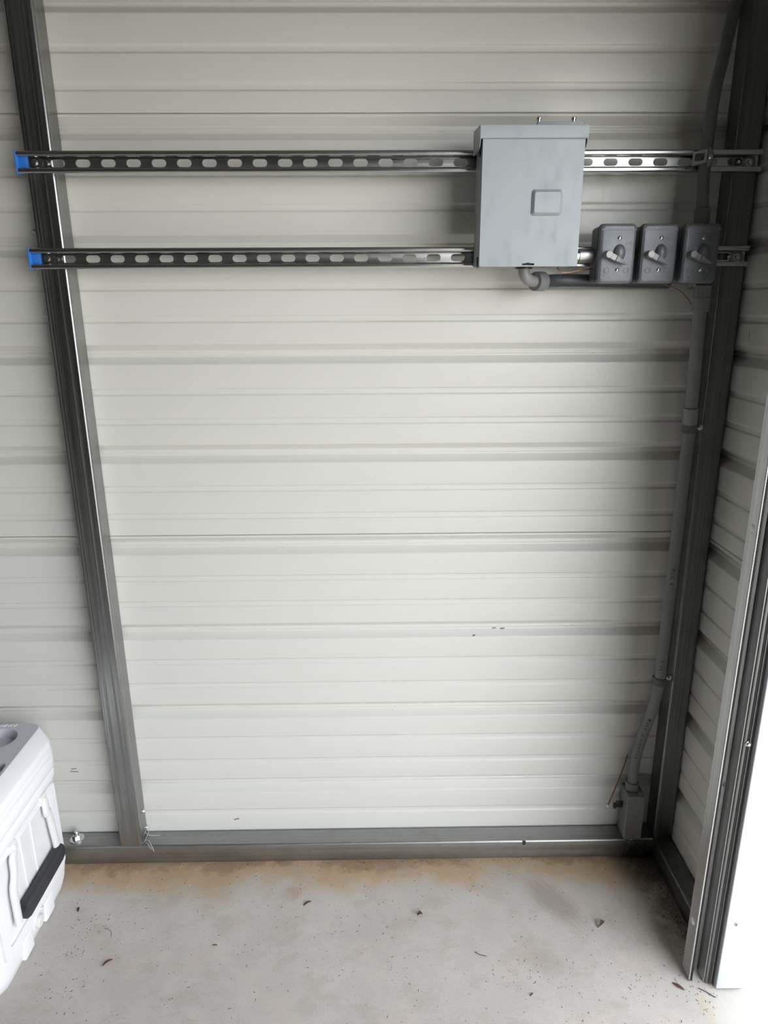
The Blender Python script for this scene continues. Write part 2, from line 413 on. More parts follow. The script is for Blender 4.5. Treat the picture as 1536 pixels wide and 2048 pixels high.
def slab(name, a, b, m, bev=0):
    return tag(obj(name, box(B(), a, b, bev), m, None, 0 if not bev else 40), kind='structure')
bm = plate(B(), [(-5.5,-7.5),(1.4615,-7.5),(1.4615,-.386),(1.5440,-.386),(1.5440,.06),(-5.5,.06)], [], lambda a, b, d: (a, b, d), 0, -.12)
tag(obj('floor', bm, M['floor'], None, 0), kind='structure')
slab('trim_1', (1.5395,-.003,0), (1.5425,.0225,2.9), M['white_trim']); 
slab('ceiling', (-5.5,-7.5,2.9), (1.56,.06,2.93), M['ceiling'])
slab('wall_left', (-5.54,-7.5,0), (-5.5,.06,2.9), M['wall_plain'])
slab('wall_front', (-5.5,-7.54,0), (1.56,-7.5,2.9), M['wall_plain'])
slab('wall_right_front', (1.52,-7.5,0), (1.545,-3.55,2.9), M['wall_plain'])
slab('wall_right_upper', (1.52,-3.55,2.12), (1.545,-.4405,2.9), M['wall_plain'])
bm = plate(B(), [(1.4620,-12),(16,-12),(16,10),(1.5445,10),(1.5445,-.3865),(1.4620,-.3865)], [], lambda a, b, d: (a, b, d), -.002, -.125)
tag(obj('driveway', bm, M['drive'], None, 0), kind='structure')
# white jamb trim at the door opening
bm = ribbon(B(), fillet([(1.4625,-.405),(1.4625,-.4470),(1.5425,-.4470),(1.5425,-.4415)], .0015, 3), .0012, lambda a, b, t: (a, b, t), .004, 2.12)
trim = tag(obj('trim_2', bm, M['white_trim'], None, 40), 'white painted steel trim covering the door jamb', kind='structure')
for z, x in ((.182,1.485),(1.05,1.487)): screw('screw', (x,-.4476,z), (0,-1,0), .0042, trim, M['white_trim'])

# ------------------------------------------------------------------ frame: posts and rails
T = .057
def tube_post(name, x0, x1, y0, y1, z0, z1, m, label, lean=0.0):
    base = rrect((x0+x1)/2, (y0+y1)/2, x1-x0, y1-y0, .0055, 5); rnd = random.Random(x0); ring = []
    for p, q in zip(base, base[1:]+base[:1]):          # shallow roll-formed flutes along the flat faces
        p, q = Vector(p), Vector(q); ring.append(tuple(p))
        if (q-p).length > .02:
            nrm = Vector(((q-p).y, -(q-p).x)).normalized(); n = 22
            for i in range(1, n): ring.append(tuple(p.lerp(q, i/n)-nrm*rnd.choice((0, .0002, .0005, .0007))))
    secs = [[(a+(lean*(z-T)), b, z) for a, b in ring] for z in (z0, z1)]
    o = obj(name, loft(B(), secs), m, None, 40)
    return tag(o, label, 'post')
lp = tube_post('steel_post', .0290, .0858, -T, -.0005, T+.0008, 2.9, M['post'], 'galvanized square post behind the blue-capped left ends of the strut channels', -.0045)
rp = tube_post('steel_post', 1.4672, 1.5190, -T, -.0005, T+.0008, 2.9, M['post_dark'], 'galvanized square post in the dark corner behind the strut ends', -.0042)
tag(tube_post('steel_post', 1.4635, 1.5190, -.4405, -.385, 0, 2.12, M['post'], 'door jamb post behind the white trim'))
screw('screw', (.0856,-.018,.138), (1,0,0), .0042, lp); screw('screw', (.0858,-.0075,.077), (1,0,0), .0042, lp)
screw('screw', (.0220,-.048,1.600), (-1,0,0), .0050, lp)
screw('screw', (1.4668,-.020,.150), (-1,0,0), .0042, rp)
def rail(name, a, b, m, label):
    (x0, y0), (x1, y1) = a, b
    if x1-x0 > y1-y0: s = [[(x, p, q) for p, q in rrect((y0+y1)/2, T/2+.0005, y1-y0, T, .0055, 5)] for x in (x0, x1)]
    else: s = [[(p, y, q) for p, q in rrect((x0+x1)/2, T/2+.0005, x1-x0, T, .0055, 5)] for y in (y0, y1)]
    return tag(obj(name, loft(B(), s), m), label, 'rail')
br = rail('base_rail', (-5.4,-T), (1.468,-.0005), M['rail_x'], 'long galvanized tube rail on the floor along the back wall')
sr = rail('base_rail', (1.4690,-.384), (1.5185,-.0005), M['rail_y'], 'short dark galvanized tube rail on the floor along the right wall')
def anchor(x, y, parent, m):
    z = T+.0005
    bm = B(); lathe(bm, (x,y,z), (0,0,1), [(0,.0185),(.0025,.0185),(.0028,.016)], 24); o = obj('washer', bm, m, parent)
    bm = B(); hexhead(bm, (x,y,z+.0028), (0,0,1), .0115, .011); obj('nut', bm, m, parent, 30)
    bm = B(); tube(bm, [(x,y,z+.012),(x,y,z+.024),(x,y,z+.0255)], [.0062,.0062,.005], 16); obj('stud', bm, m, parent)
anchor(-.098,-.027, br, M['zinc']); anchor(1.497,-.275, sr, M['dark_metal'])
bm = box(B(), (1.395,-.0605,.0035), (1.4685,-.0572,.0555), .0008); cb = obj('corner_plate', bm, M['rail_y'], br)  # dark side-rail finish gives the plate the corner's dirt and shade
screw('screw', (1.415,-.0605,.036), (0,-1,0), .0035, br, M['dark_metal']); screw('screw', (1.437,-.0605,.022), (0,-1,0), .0035, br, M['dark_metal'])
bm = box(B(), (1.113,-.0588,.045), (1.121,-.0572,.0588), .0006); obj('weld_bead', bm, M['dark_metal'], br)
# cobweb at the foot of the left post
wb = B()
for a, b, c in (((.083,-.03,.066),(.10,-.032,.10),(.112,-.02,.085)), ((.085,-.05,.060),(.105,-.055,.075),(.118,-.058,.040)), ((.083,-.02,.08),(.098,-.03,.07),(.125,-.02,.06)),
                ((.090,-.04,.059),(.10,-.03,.085),(.11,-.004,.135)), ((.112,-.06,.05),(.104,-.058,.065),(.095,-.045,.06))):
    tube(wb, catmull([a,b,c], 6), .0005, 6)
tag(obj('cobweb', wb, M['web']), 'wispy cobweb threads at the foot of the left post', 'cobweb', kind='stuff')

# ------------------------------------------------------------------ strut channels
def strut(zc, xs, x0, x1, label, cap_label):
    t = thing('strut_channel', (x0, -T, zc), label, 'strut channel')
    h = .02065; yb = -T-.0006; yf = -.0778
    # slotted back web
    holes = []
    k = -3
    while True:
        cx = xs+.0508*k; k += 1
        if cx < x0+.02: continue
        if cx > x1-.02: break
        r = .0072; hl = .0148-r
        holes.append([(cx+hl+r*math.cos(a), zc+r*math.sin(a)) for a in [math.radians(-90+22.5*i) for i in range(9)]] +
                     [(cx-hl+r*math.cos(a), zc+r*math.sin(a)) for a in [math.radians(90+22.5*i) for i in range(9)]])
    bm = plate(B(), [(x0,zc-h+.002),(x1,zc-h+.002),(x1,zc+h-.002),(x0,zc+h-.002)], holes, lambda a, b, d: (a, d, b), yb, yb-.0024)
    obj('web', bm, M['strut'], t, 30)
    for s in (1, -1):
        pts = [(yb-.0012, zc+s*(h-.0032)), (yb-.0012, zc+s*(h-.0012)), (yf+.0012, zc+s*(h-.0012)), (yf+.0012, zc+s*.0116), (yf+.0075, zc+s*.0112)]
        bm = ribbon(B(), fillet(pts, .0030, 4), .0024, lambda a, b, q: (q, a, b), x0, x1)
        obj('flange', bm, M['strut'], t, 35)
    # blue end cap
    bm = B(); box(bm, (x0-.0030, yf-.0012, zc-h-.0012), (x0-.0002, yb-.0002, zc+h+.0012), .0006)
    box(bm, (x0-.0010, yf+.0090, zc-.0172), (x0+.0170, yb-.0028, zc+.0172), .001)
    tag(obj('end_cap', bm, M['blue'], t, 35), 'blue plastic end cap')
    return t
s1 = strut(1.7262, .0882, .0150, 1.5068, 'upper slotted strut channel passing behind the top of the grey electrical panel', '')
s2 = strut(1.5447, .0867, .0150, 1.5050, 'lower slotted strut channel running behind the three switch boxes', '')
def fender(x, z, t, r=.0150, m='dark_metal', d=.0024):
    y = -T-.0032
    bm = lathe(B(), (x,y,z), (0,-1,0), [(0,r),(.0016,r),(.0019,r*.95)], 26); obj('washer', bm, M[m], t)
    bm = lathe(B(), (x,y-.0019,z), (0,-1,0), [(0,.0075),(.0008,.0075)], 20); hexhead(bm, (x,y-.0027,z), (0,-1,0), .0052, .005); obj('bolt', bm, M['zinc'], t, 30)
def pan(x, z, t):
    bm = hexhead(B(), (x,-T-.0032,z), (0,-1,0), .0042, .0045); obj('screw', bm, M['zinc'], t, 30)
fender(.044, 1.7275, s1); pan(.0672, 1.7265, s1); fender(.044, 1.5455, s2); pan(.0632, 1.5445, s2)
fender(1.488, 1.7245, s1, .0145, 'dull_zinc'); pan(1.466, 1.7255, s1); fender(1.488, 1.5425, s2, .0145, 'dull_zinc'); pan(1.470, 1.5435, s2)
# faint stamped marks on the upper channel (unreadable in the picture)
bm = B()
rnd = random.Random(3)
for x0, x1 in ((.142,.209),(.273,.322),(.345,.365),(.545,.60),(.655,.70)):
    x = x0
    while x < x1:
        q = rnd.choice((.0014,.0022,.003)); 
        box(bm, (x,-T-.00325,1.7372), (x+.0007,-T-.0030,1.7412))
        if rnd.random() < .6: box(bm, (x,-T-.00325,1.7372+rnd.choice((0,.0017,.0034))), (x+q,-T-.0030,1.7378+rnd.choice((0,.0017,.0034))))
        x += .0042
tag(obj('stamped_marks', bm, M['dull_zinc'], s1, 0), kind='stuff')

# ------------------------------------------------------------------ grey electrical panel
YB, YF = -.0780, -.1640
lc = thing('electrical_panel', (1.024, YB, 1.521), 'pale grey steel electrical panel box mounted on the two strut channels', 'electrical panel')
X0, X1, Z0, Z1 = .9300, 1.1200, 1.5225, 1.7660
obj('enclosure', box(B(), (X0,YF,Z0), (X1,YB,Z1), .0012), M['box_paint'], lc)
# front cover: plate with latch notch, flanged edges
cy = YF-.0075
cxl, cxr, czb, czt = X0-.0012, X1+.0012, Z0-.0015, Z1-.006
notch = [(1.013,1.5232),(1.0365,1.5232),(1.0365,1.5268),(1.031,1.5268),(1.024,1.5283),(1.0175,1.5268),(1.013,1.5268)]
bm = plate(B(), rrect((cxl+cxr)/2, (czb+czt)/2, cxr-cxl, czt-czb, .0025, 3), [notch], lambda a, b, d: (a, d, b), cy, cy+.0013)
for (a0, a1, b0, b1) in ((cxl, cxl+.0013, czb, czt), (cxr-.0013, cxr, czb, czt), (cxl, cxr, czb, czb+.0013)):
    if b1-b0 < .01:
        box(bm, (a0, cy+.0005, b0), (1.013, YF+.004, b1)); box(bm, (1.0365, cy+.0005, b0), (a1, YF+.004, b1))
    else: box(bm, (a0, cy+.0005, b0), (a1, YF+.004, b1))
cov = obj('front_cover', bm, M['box_paint'], lc, 30)
obj('latch_slot_shade', box(B(), (1.010,YF-.0020,1.5228), (1.040,YF-.0006,1.530)), M['black'], lc, 0)  # black sheet, painted shade for the open notch
bm = loft(B(), [[(a, y, b) for a, b in rrect(1.0545, 1.6362, ww, hh, rr, 5)] for y, ww, hh, rr in ((cy+.0004,.0605,.0475,.0065),(cy-.0008,.0590,.0460,.006),(cy-.0060,.0500,.0375,.0045),(cy-.0067,.0485,.036,.004))])
obj('embossed_pad', bm, M['box_paint'], lc, 35)
# rain hood
hy = YF-.0125; hxl, hxr = X0-.0070, X1+.0050
bm = B()
ribbon(bm, fillet([(YB-.001, 1.7770), (hy, 1.7695), (hy, 1.7475), (hy+.004, 1.7470)], .002, 4), .0013, lambda a, b, q: (q, a, b), hxl, hxr)
hood = obj('rain_hood', bm, M['box_paint'], lc, 35)
side = [(YB-.001,1.7765),(hy+.0006,1.7690),(hy+.0006,1.7480),(hy+.003,1.740),(hy+.009,1.7345),(hy+.022,1.7310),(YB-.02,1.7310),(YB-.001,1.7345)]
for xx in (hxl, hxr-.0012):
    obj('hood_side', plate(B(), side, [], lambda a, b, q: (q, a, b), xx, xx+.0012), M['box_paint'], lc, 0)
bm = box(B(), (1.034,-.150,1.7700), (1.121,-.092,1.7805), .0015); obj('hub_plate', bm, M['box_paint'], lc)
for xx in (1.042, 1.109):
    bm = lathe(B(), (xx,-.122,1.7800), (0,0,1), [(0,.0035),(.0095,.0035),(.0098,.0052),(.0125,.0052),(.0148,.0032),(.0153,.001)], 16); obj('screw', bm, M['zinc'], lc)
bm = lathe(B(), (X0-.0005,-.138,1.7265), (-1,0,0), [(0,.005),(.0025,.005),(.0038,.003)], 14); obj('screw', bm, M['dark_metal'], lc)
bm = box(B(), (X0-.003,-.150,1.520), (X0+.001,-.143,1.540), .0008); obj('side_tab', bm, M['box_grey'], lc)

# ------------------------------------------------------------------ switch boxes
def rrz(cx, cz, w_, h_, r, y): return [(a, y, b) for a, b in rrect(cx, cz, w_, h_, r, 5)]
SZ = 1.5455
labels = ['weatherproof switch box with lever nearest the grey electrical panel', 'middle one of the three grey weatherproof switch boxes',
          'shaded switch box with lever nearest the corner post']
for i, cx in enumerate((1.2080, 1.2910, 1.3755)):
    t = thing('switch_box', (cx, YB, SZ-.057), labels[i], 'switch box', 'lever switch boxes on the lower strut channel')
    bm = loft(B(), [rrz(cx, SZ, .068, .109, .008, YB), rrz(cx, SZ, .0695, .1105, .009, -.127)]); obj('box_body', bm, M['box_grey'], t)
    bm = loft(B(), [rrz(cx, SZ, .0735, .1145, .009, -.127), rrz(cx, SZ, .0735, .1145, .009, -.1295)]); obj('gasket', bm, M['black'], t)
    bm = loft(B(), [rrz(cx, SZ, .0725, .1135, .008, -.1295), rrz(cx, SZ, .0725, .1135, .008, -.1350), rrz(cx, SZ, .0700, .1110, .008, -.1405), rrz(cx, SZ, .0625, .1035, .0065, -.1432), rrz(cx, SZ, .0610, .1020, .006, -.1434)])
    cp = obj('cover_plate', bm, M['cover'], t, 30)
    yf = -.1434; pl = lambda ox, oz: (lambda x, z, d: (cx+ox+x, yf-.0002-d, SZ+oz+z))
    bm = B(); text_bm(bm, 'SUITABLE FOR WET LOCATIONS', .0047, pl(0, .0450), .0005, .00006); box(bm, (cx-.0275,yf-.0006,SZ+.0405), (cx+.0275,yf,SZ+.0412))
    text_bm(bm, 'ON', .0066, pl(.0215, .0200), .0006, .0001); text_bm(bm, 'OFF', .0066, pl(.0200, -.0190), .0006, .0001)
    box(bm, (cx+.0160,yf-.0006,SZ+.0145), (cx+.0270,yf,SZ+.0153)); box(bm, (cx+.0140,yf-.0006,SZ-.0243), (cx+.0265,yf,SZ-.0236))
    for ox in (-.0195, .0195):
        ring = [(cx+ox+.0052*math.cos(a), yf-.0003, SZ-.0315+.0052*math.sin(a)) for a in [2*math.pi*q/24 for q in range(25)]]
        tube(bm, ring, .00045, 6)
        box(bm, (cx+ox-.0022,yf-.0006,SZ-.0335), (cx+ox-.0013,yf,SZ-.0295)); box(bm, (cx+ox+.0010,yf-.0006,SZ-.0335), (cx+ox+.0019,yf,SZ-.0295))
    tag(obj('lettering', bm, M['cover_letter'], t, 0), kind='stuff')
    # domed switch housing
    bm = B(); secs = []
    for q in range(7):
        a = math.pi/2*q/6; f = math.cos(a)
        secs.append([(cx+.0035+(.0118*f+.0002)*math.cos(b), yf-.0105*math.sin(a), SZ+.0015+(.0165*f+.0002)*math.sin(b)) for b in [2*math.pi*k/28 for k in range(28)]])
    loft(bm, secs); obj('switch_dome', bm, M['cover'], t, 60)
    # lever: round pivot boss and tapered arm pointing to OFF
    px, pz = cx-.0215, SZ-.0020
    bm = lathe(B(), (px,yf+.001,pz), (0,-1,0), [(0,.0078),(.012,.0074),(.0195,.0070),(.0205,.0062)], 22); 
    lev = obj('lever_hub', bm, M['cover_light'], t)
    u = Vector((.898, 0, -.44)); vv = Vector((.44, 0, .898))
    def sec(s, w_, y0, y1):
        c = Vector((px, 0, pz))+u*s
        return [tuple(c+vv*w_+Vector((0,y0,0))), tuple(c-vv*w_+Vector((0,y0,0))), tuple(c-vv*w_*.8+Vector((0,y1,0))), tuple(c+vv*w_*.8+Vector((0,y1,0)))]
    bm = loft(B(), [sec(.004,.0066,yf-.010,yf-.0185), sec(.016,.0062,yf-.0115,yf-.0175), sec(.0175,.0060,yf-.0115,yf-.0195), sec(.040,.0022,yf-.0100,yf-.0150), sec(.0415,.0015,yf-.0105,yf-.0140)])
    obj('lever', bm, M['cover_light'], t, 25)
    for oz, ox in ((.0295,.0022),(-.0305,.0020)):
        bm = lathe(B(), (cx+ox,yf+.0005,SZ+oz), (0,-1,0), [(0,.0040),(.0015,.0040),(.0028,.0026),(.0031,.0008)], 18); sc_ = obj('screw', bm, M['zinc'], t)
        bm = box(B(), (cx+ox-.0036,yf-.0030,SZ+oz-.0004), (cx+ox+.0036,yf-.0015,SZ+oz+.0004)); obj('screw_slot', bm, M['black'], sc_, 0)
    if i < 2:
        bm = tube(B(), [(cx+.0345,-.103,SZ), (cx+.0505,-.103,SZ)], .0125, 20); obj('connector', bm, M['box_grey'], t)
# metal nipple between panel and first switch box
t = thing('conduit_nipple', (1.1475,-.105,1.545), 'short shiny metal nipple joining the electrical panel to the first switch box', 'conduit')
obj('nipple', tube(B(), [(1.1200,-.105,1.5445),(1.1745,-.105,1.5445)], .0128, 26), M['zinc'], t)
bm = lathe(B(), (1.1400,-.105,1.5445), (1,0,0), [(0,.0128),(.001,.0148),(.030,.0148),(.0320,.0132)], 26); obj('coupling', bm, M['dull_zinc'], t)
bm = lathe(B(), (1.1203,-.105,1.5445), (1,0,0), [(0,.0175),(.0045,.0175),(.006,.0155)], 12); obj('locknut', bm, M['zinc'], t)

# ------------------------------------------------------------------ conduits
def wrap_text(bm, body, size, path, r, s0, ang, bold=0.0):
    """print text running down a tube: path = points, s0 = start length, ang = direction facing (world angle vector)"""
    P = [Vector(p) for p in path]; L = [0]
    for a, b in zip(P, P[1:]): L.append(L[-1]+(b-a).length)
    def at(s):
        for i in range(len(P)-1):
            if s <= L[i+1] or i == len(P)-2:
                t_ = (s-L[i])/(L[i+1]-L[i]); return P[i].lerp(P[i+1], t_), (P[i+1]-P[i]).normalized()
    vs, fs = text_verts(body, size, bold, 1.55); xo = min(v[0] for v in vs)
    vl = []
    for x, y in vs:
        c, d = at(s0+x-xo); f = (Vector(ang)-d*Vector(ang).dot(d)).normalized(); side_ = d.cross(f).normalized()
        a = y/r; vl.append(bm.verts.new(c+(f*math.cos(a)-side_*math.sin(a))*(r+.0003)))
    for q in fs:
        try: bm.faces.new([vl[i] for i in q])
        except ValueError: pass
pc = thing('pvc_conduit', (1.4050,-.03,.205), 'grey PVC conduit running down from the corner switch box to the base rail', 'conduit')
path = catmull([(1.4040,-.106,1.4860),(1.4045,-.105,1.430),(1.4150,-.090,1.300),(1.4240,-.076,1.210),(1.4270,-.0715,1.150),(1.4272,-.0712,.85),(1.4270,-.0710,.600),(1.4265,-.0705,.530),
                (1.4225,-.060,.455),(1.4130,-.043,.375),(1.4075,-.033,.310),(1.4055,-.030,.265),(1.4050,-.0295,.215)], 8)
obj('pipe', tube(B(), path, .01335, 26), M['pvc'], pc)
bm = lathe(B(), (1.4040,-.1055,1.4895), (0,0,-1), [(0,.0135),(.004,.0135),(.0042,.0185),(.006,.0185),(.0061,.0165),(.028,.0168),(.0285,.0176),(.0545,.0176),(.056,.0150)], 28)
obj('male_adapter', bm, M['pvc'], pc)
bm = B()
for q in range(10):
    a = 2*math.pi*q/10; c_, s_ = math.cos(a), math.sin(a)
    tube(bm, [(1.4040+.0168*c_,-.1055+.0168*s_,1.481),(1.4040+.0168*c_,-.1055+.0168*s_,1.463)], .0011, 6)
tag(obj('adapter_ribs', bm, M['pvc'], pc), kind='stuff')
dcp = Vector((.0020,-.0046,.060)).normalized()
bm = lathe(B(), (1.4253,-.0745,1.192), (1.4210-1.4253,-.0800+.0745,.045), [(0,.0135),(.001,.0162),(.037,.0162),(.039,.0138)], 28); obj('coupling', bm, M['pvc_light'], pc)
bm = B(); wrap_text(bm, 'Made In America', .0130, path, .01335, 1.052, (-.30,-1,.35), .00012)
wrap_text(bm, 'PVC 4', .0110, path, .01335, .640, (-.35,-1,.35), .0001); wrap_text(bm, 'C US', .009, path, .01335, .880, (-.35,-1,.35), .0001)
tag(obj('printed_text', bm, M['ink'], pc, 0), kind='stuff')
def strap(z, label, y):
    t = thing('conduit_strap', (1.427, y+.0134, z), label, 'strap')
    r = .0157; w2 = .0095; cx = 1.4272
    prof = [(cx+r*math.cos(a), y+r*math.sin(a)) for a in [math.radians(100+15*k) for k in range(17)]]
    prof = prof[:15]+[(cx+r*.98, y+.006), (cx+r+.003, y+.0125), (cx+.0400, y+.0130)]
    bm = ribbon(B(), prof, .0018, lambda a, b, q: (a, b, q), z-w2, z+w2); obj('strap_band', bm, M['emt'], t, 40)
    for dz in (-.0055, .0055): 
        bm = B(); tube(bm, [(cx+(r+.0006)*math.cos(a), y+(r+.0006)*math.sin(a), z+dz) for a in [math.radians(110+12*k) for k in range(18)]], .0010, 6); obj('strap_rib', bm, M['emt'], t)
    screw('screw', (cx+.0290, y+.0120, z), (0,-1,0), .0040, t)
strap(1.181, 'upper conduit strap, just below the coupling, screwed to the corner post', -.0715)
strap(.548, 'lower conduit strap, at the start of the bend, screwed to the corner post', -.0709)
# small box on the base rail
jb = thing('junction_box', (1.409,-.03,T), 'small grey box standing on the base rail at the foot of the PVC conduit', 'junction box')
bm = loft(B(), [[(a, b, z) for a, b in rrect(1.4085,-.029,ww,dd,.006,4)] for z, ww, dd in ((.0585,.043,.052),(.0600,.046,.054),(.1965,.046,.054),(.1985,.043,.051))])
obj('box_body', bm, M['pvc'], jb)
bm = loft(B(), [rrz(1.4085, .1275, .0462, .1365, .007, -.0562), rrz(1.4085, .1275, .0470, .1375, .007, -.0575), rrz(1.4085, .1275, .0470, .1375, .007, -.0600), rrz(1.4085, .1275, .0445, .135, .006, -.0612)])
obj('front_lid', bm, M['pvc_light'], jb, 35)
bm = lathe(B(), (1.4050,-.0295,.1970), (0,0,1), [(0,.0170),(.018,.0168),(.0245,.0168),(.0250,.0140)], 26); obj('hub', bm, M['pvc'], jb)
bm = box(B(), (1.416,-.0595,.1985), (1.426,-.036,.2045), .0015); obj('lid_clip', bm, M['pvc_light'], jb)
bm = lathe(B(), (1.421,-.0600,.2005), (0,-1,0), [(0,.003),(.0015,.003)], 14); obj('screw', bm, M['zinc'], jb)
bm = lathe(B(), (1.4060,-.0580,.0605), (0,-1,0), [(0,.0035),(.006,.0035),(.0070,.0025)], 14); obj('screw', bm, M['zinc'], jb)
bm = box(B(), (1.3660,-.032,.140), (1.3856,-.0285,.160), .0008); obj('mounting_tab', bm, M['dark_metal'], jb)
bm = box(B(), (1.3600,-.034,.138), (1.3668,-.0260,.152), .0008); obj('tab_lip', bm, M['dark_metal'], jb)

# upper conduit above the corner switch box
uc = thing('metal_conduit', (1.3850,-.100,1.602), 'thin dark grey conduit rising from the corner switch box and bending right towards the post', 'conduit')
upath = catmull([(1.3870,-.103,1.598),(1.3862,-.101,1.630),(1.3852,-.0925,1.70),(1.3862,-.0915,1.765),(1.3905,-.0875,1.845),(1.4060,-.073,1.910),(1.4220,-.052,1.970),(1.4390,-.034,2.030),(1.4440,-.028,2.10),(1.4450,-.026,2.5)], 8)
obj('pipe', tube(B(), upath, .0117, 24), M['emt'], uc)
bm = lathe(B(), (1.3868,-.1025,1.603), (0,-.02,1), [(0,.0150),(.030,.0150),(.032,.0125)], 26); obj('coupling', bm, M['emt'], uc)
cl = thing('strut_clamp', (1.3855,-.0785,1.7262), 'two-piece metal clamp holding the upper conduit to the upper strut channel', 'clamp')
bm = B()
arc = [(1.3856+.0128*math.cos(a), -.0922+.0128*math.sin(a)) for a in [math.radians(165+14*k) for k in range(14)]]
ribbon(bm, [(1.3700,-.0775)]+arc+[(1.4000,-.0775)], .0018, lambda a, b, q: (a, b, q), 1.7175, 1.7375); obj('clamp_band', bm, M['dull_zinc'], cl, 45)
bm = plate(B(), rrect(1.3665, 1.7255, .0245, .0250, .002, 3), [rrect(1.3660, 1.7270, .0165, .0150, .001, 2)], lambda a, b, d: (a, d-(a-1.3665)*.35-(b-1.7255)*.05, b+(a-1.3665)*.22), -.1085, -.1065)
obj('clamp_lug', bm, M['zinc'], cl, 0)
bm = B()
for q in range(4): box(bm, (1.3595+.0040*q,-.1055,1.7215), (1.3612+.0040*q,-.1035,1.7325))
box(bm, (1.3590,-.1042,1.7200), (1.3745,-.1030,1.7340)); obj('clamp_slot', bm, M['dark_metal'], cl, 0)
pts_ = [(1.3815+.0150*math.cos(a)*.55, 1.7265+.0185*math.sin(a)) for a in [math.radians(-90+12*k) for k in range(16)]]
bm = plate(B(), [(1.3800,1.7085)]+pts_+[(1.3800,1.7445)], [], lambda a, b, d: (a+.0025, d+(a-1.381)*.4, b), -.1090, -.1070); obj('clamp_ear', bm, M['dull_zinc'], cl, 0)
bm = lathe(B(), (1.3868,-.1085,1.7268), (0,-1,0), [(0,.0045),(.0022,.0045),(.0035,.0028)], 16); obj('screw', bm, M['zinc'], cl)

# sweep out of the panel bottom, running behind the switch boxes
sw = thing('flexible_conduit', (1.029,-.115,1.521), 'grey elbow and dark conduit leaving the panel bottom and running behind the switch boxes', 'conduit')
ep = catmull([(1.0290,-.112,1.5225),(1.0300,-.112,1.5130),(1.0345,-.110,1.5035),(1.0430,-.105,1.4975),(1.0535,-.098,1.4955),(1.0640,-.091,1.4955)], 8)
obj('elbow', tube(B(), ep, .0115, 24), M['pvc_light'], sw)
bm = lathe(B(), (1.0290,-.112,1.5215), (0,0,-1), [(0,.0175),(.002,.0175),(.0025,.0150)], 24); obj('locknut', bm, M['dark_metal'], sw)
dd = Vector((1,-.0,0)); dd = Vector((.82,.57,0)).normalized()
bm = lathe(B(), Vector((1.0590,-.0950,1.4955))-dd*.004, dd, [(0,.0130),(.0002,.0188),(.004,.0194),(.024,.0194),(.0265,.0180),(.028,.0138)], 30); obj('coupling', bm, M['pvc'], sw)
fp = catmull([(1.0690,-.0880,1.4955),(1.0850,-.0780,1.4962),(1.1050,-.0680,1.4972),(1.1400,-.0610,1.4978),(1.2200,-.0590,1.4965),(1.3200,-.0590,1.4945),(1.3700,-.0610,1.4930)], 8)
obj('dark_pipe', tube(B(), fp, .0133, 24), M['pvc_dark'], sw)
bm = lathe(B(), (1.3500,-.0600,1.4920), (1,0,0), [(0,.0145),(.001,.0165),(.036,.0165),(.038,.0140)], 24); obj('end_fitting', bm, M['pvc_light'], sw)

# loose copper wires
def wire(pts, label, m, r=.0013, tip=None):
    o = obj('copper_wire', tube(B(), catmull(pts, 8), r, 8), m); tag(o, label, 'wire')
    if tip: obj('cut_end', lathe(B(), tip, Vector(pts[-1])-Vector(pts[-2]), [(-.003, r*1.3), (.0025, r*1.5), (.003, r*.8)], 10), M['wire_end'], o)
wire([(1.0985,-.105,1.5235),(1.1030,-.105,1.5165),(1.1120,-.104,1.5125),(1.1260,-.103,1.5125),(1.1450,-.101,1.5155),(1.1700,-.098,1.5190),(1.1780,-.097,1.5200)],
     'short bare copper wire looping under the right end of the electrical panel', M['copper'])
wire([(1.330,-.0785,1.4905),(1.340,-.080,1.4870),(1.366,-.084,1.4755),(1.386,-.087,1.4565),(1.399,-.089,1.4380)],
     'dark copper wire curving down from under the middle switch box', M['copper_dark'], .0012)
wire([(1.3920,-.010,.290),(1.3835,-.018,.262),(1.3640,-.026,.205),(1.3435,-.034,.147)], 'stiff bare copper wire sticking out beside the lower conduit, bright cut tip', M['copper_dark'], .0018, (1.3435,-.034,.147))

# ------------------------------------------------------------------ roll-up door guide on the jamb
dg_ = thing('door_guide', (1.43,-.41,0), 'galvanized vertical door guide track beside the white jamb trim', 'door track')
EV = lambda a, b, q: (a, b, q)
zt = 2.12
holes = [[(-.4125+.0042*math.cos(a), hz_+.0095*math.sin(a)) for a in [2*math.pi*k/14 for k in range(14)]] for hz_ in (.154, 1.056, 1.96)]
bm = plate(B(), [(-.4262,.012),(-.3960,.012),(-.3960,zt),(-.4262,zt)], holes, lambda a, b, d: (d, a, b), 1.4090, 1.4103); obj('inner_flange', bm, M['guide'], dg_, 30)
for hz_ in (.154, 1.056, 1.96):
    bm = lathe(B(), (1.4108,-.4125,hz_), (-1,0,0), [(0,.0090),(.0012,.0088),(.0030,.0070),(.0042,.0035),(.0045,.001)], 16); tag(obj('rivet', bm, M['cooler'], dg_), 'pale rivet head in an oblong hole')
obj('front_bead', tube(B(), [(1.4112,-.4278,.008),(1.4112,-.4278,zt)], .0016, 12), M['zinc'], dg_)
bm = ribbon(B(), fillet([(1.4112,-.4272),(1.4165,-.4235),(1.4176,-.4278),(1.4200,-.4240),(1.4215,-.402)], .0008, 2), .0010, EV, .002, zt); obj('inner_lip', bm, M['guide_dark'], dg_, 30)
bm = ribbon(B(), [(1.4095,-.3990),(1.4225,-.3995),(1.4250,-.4030),(1.4275,-.3995),(1.4360,-.3995),(1.4375,-.4030),(1.4395,-.3995),(1.4480,-.3990)], .0012, EV, .006, zt); obj('back_web', bm, M['guide'], dg_, 30)
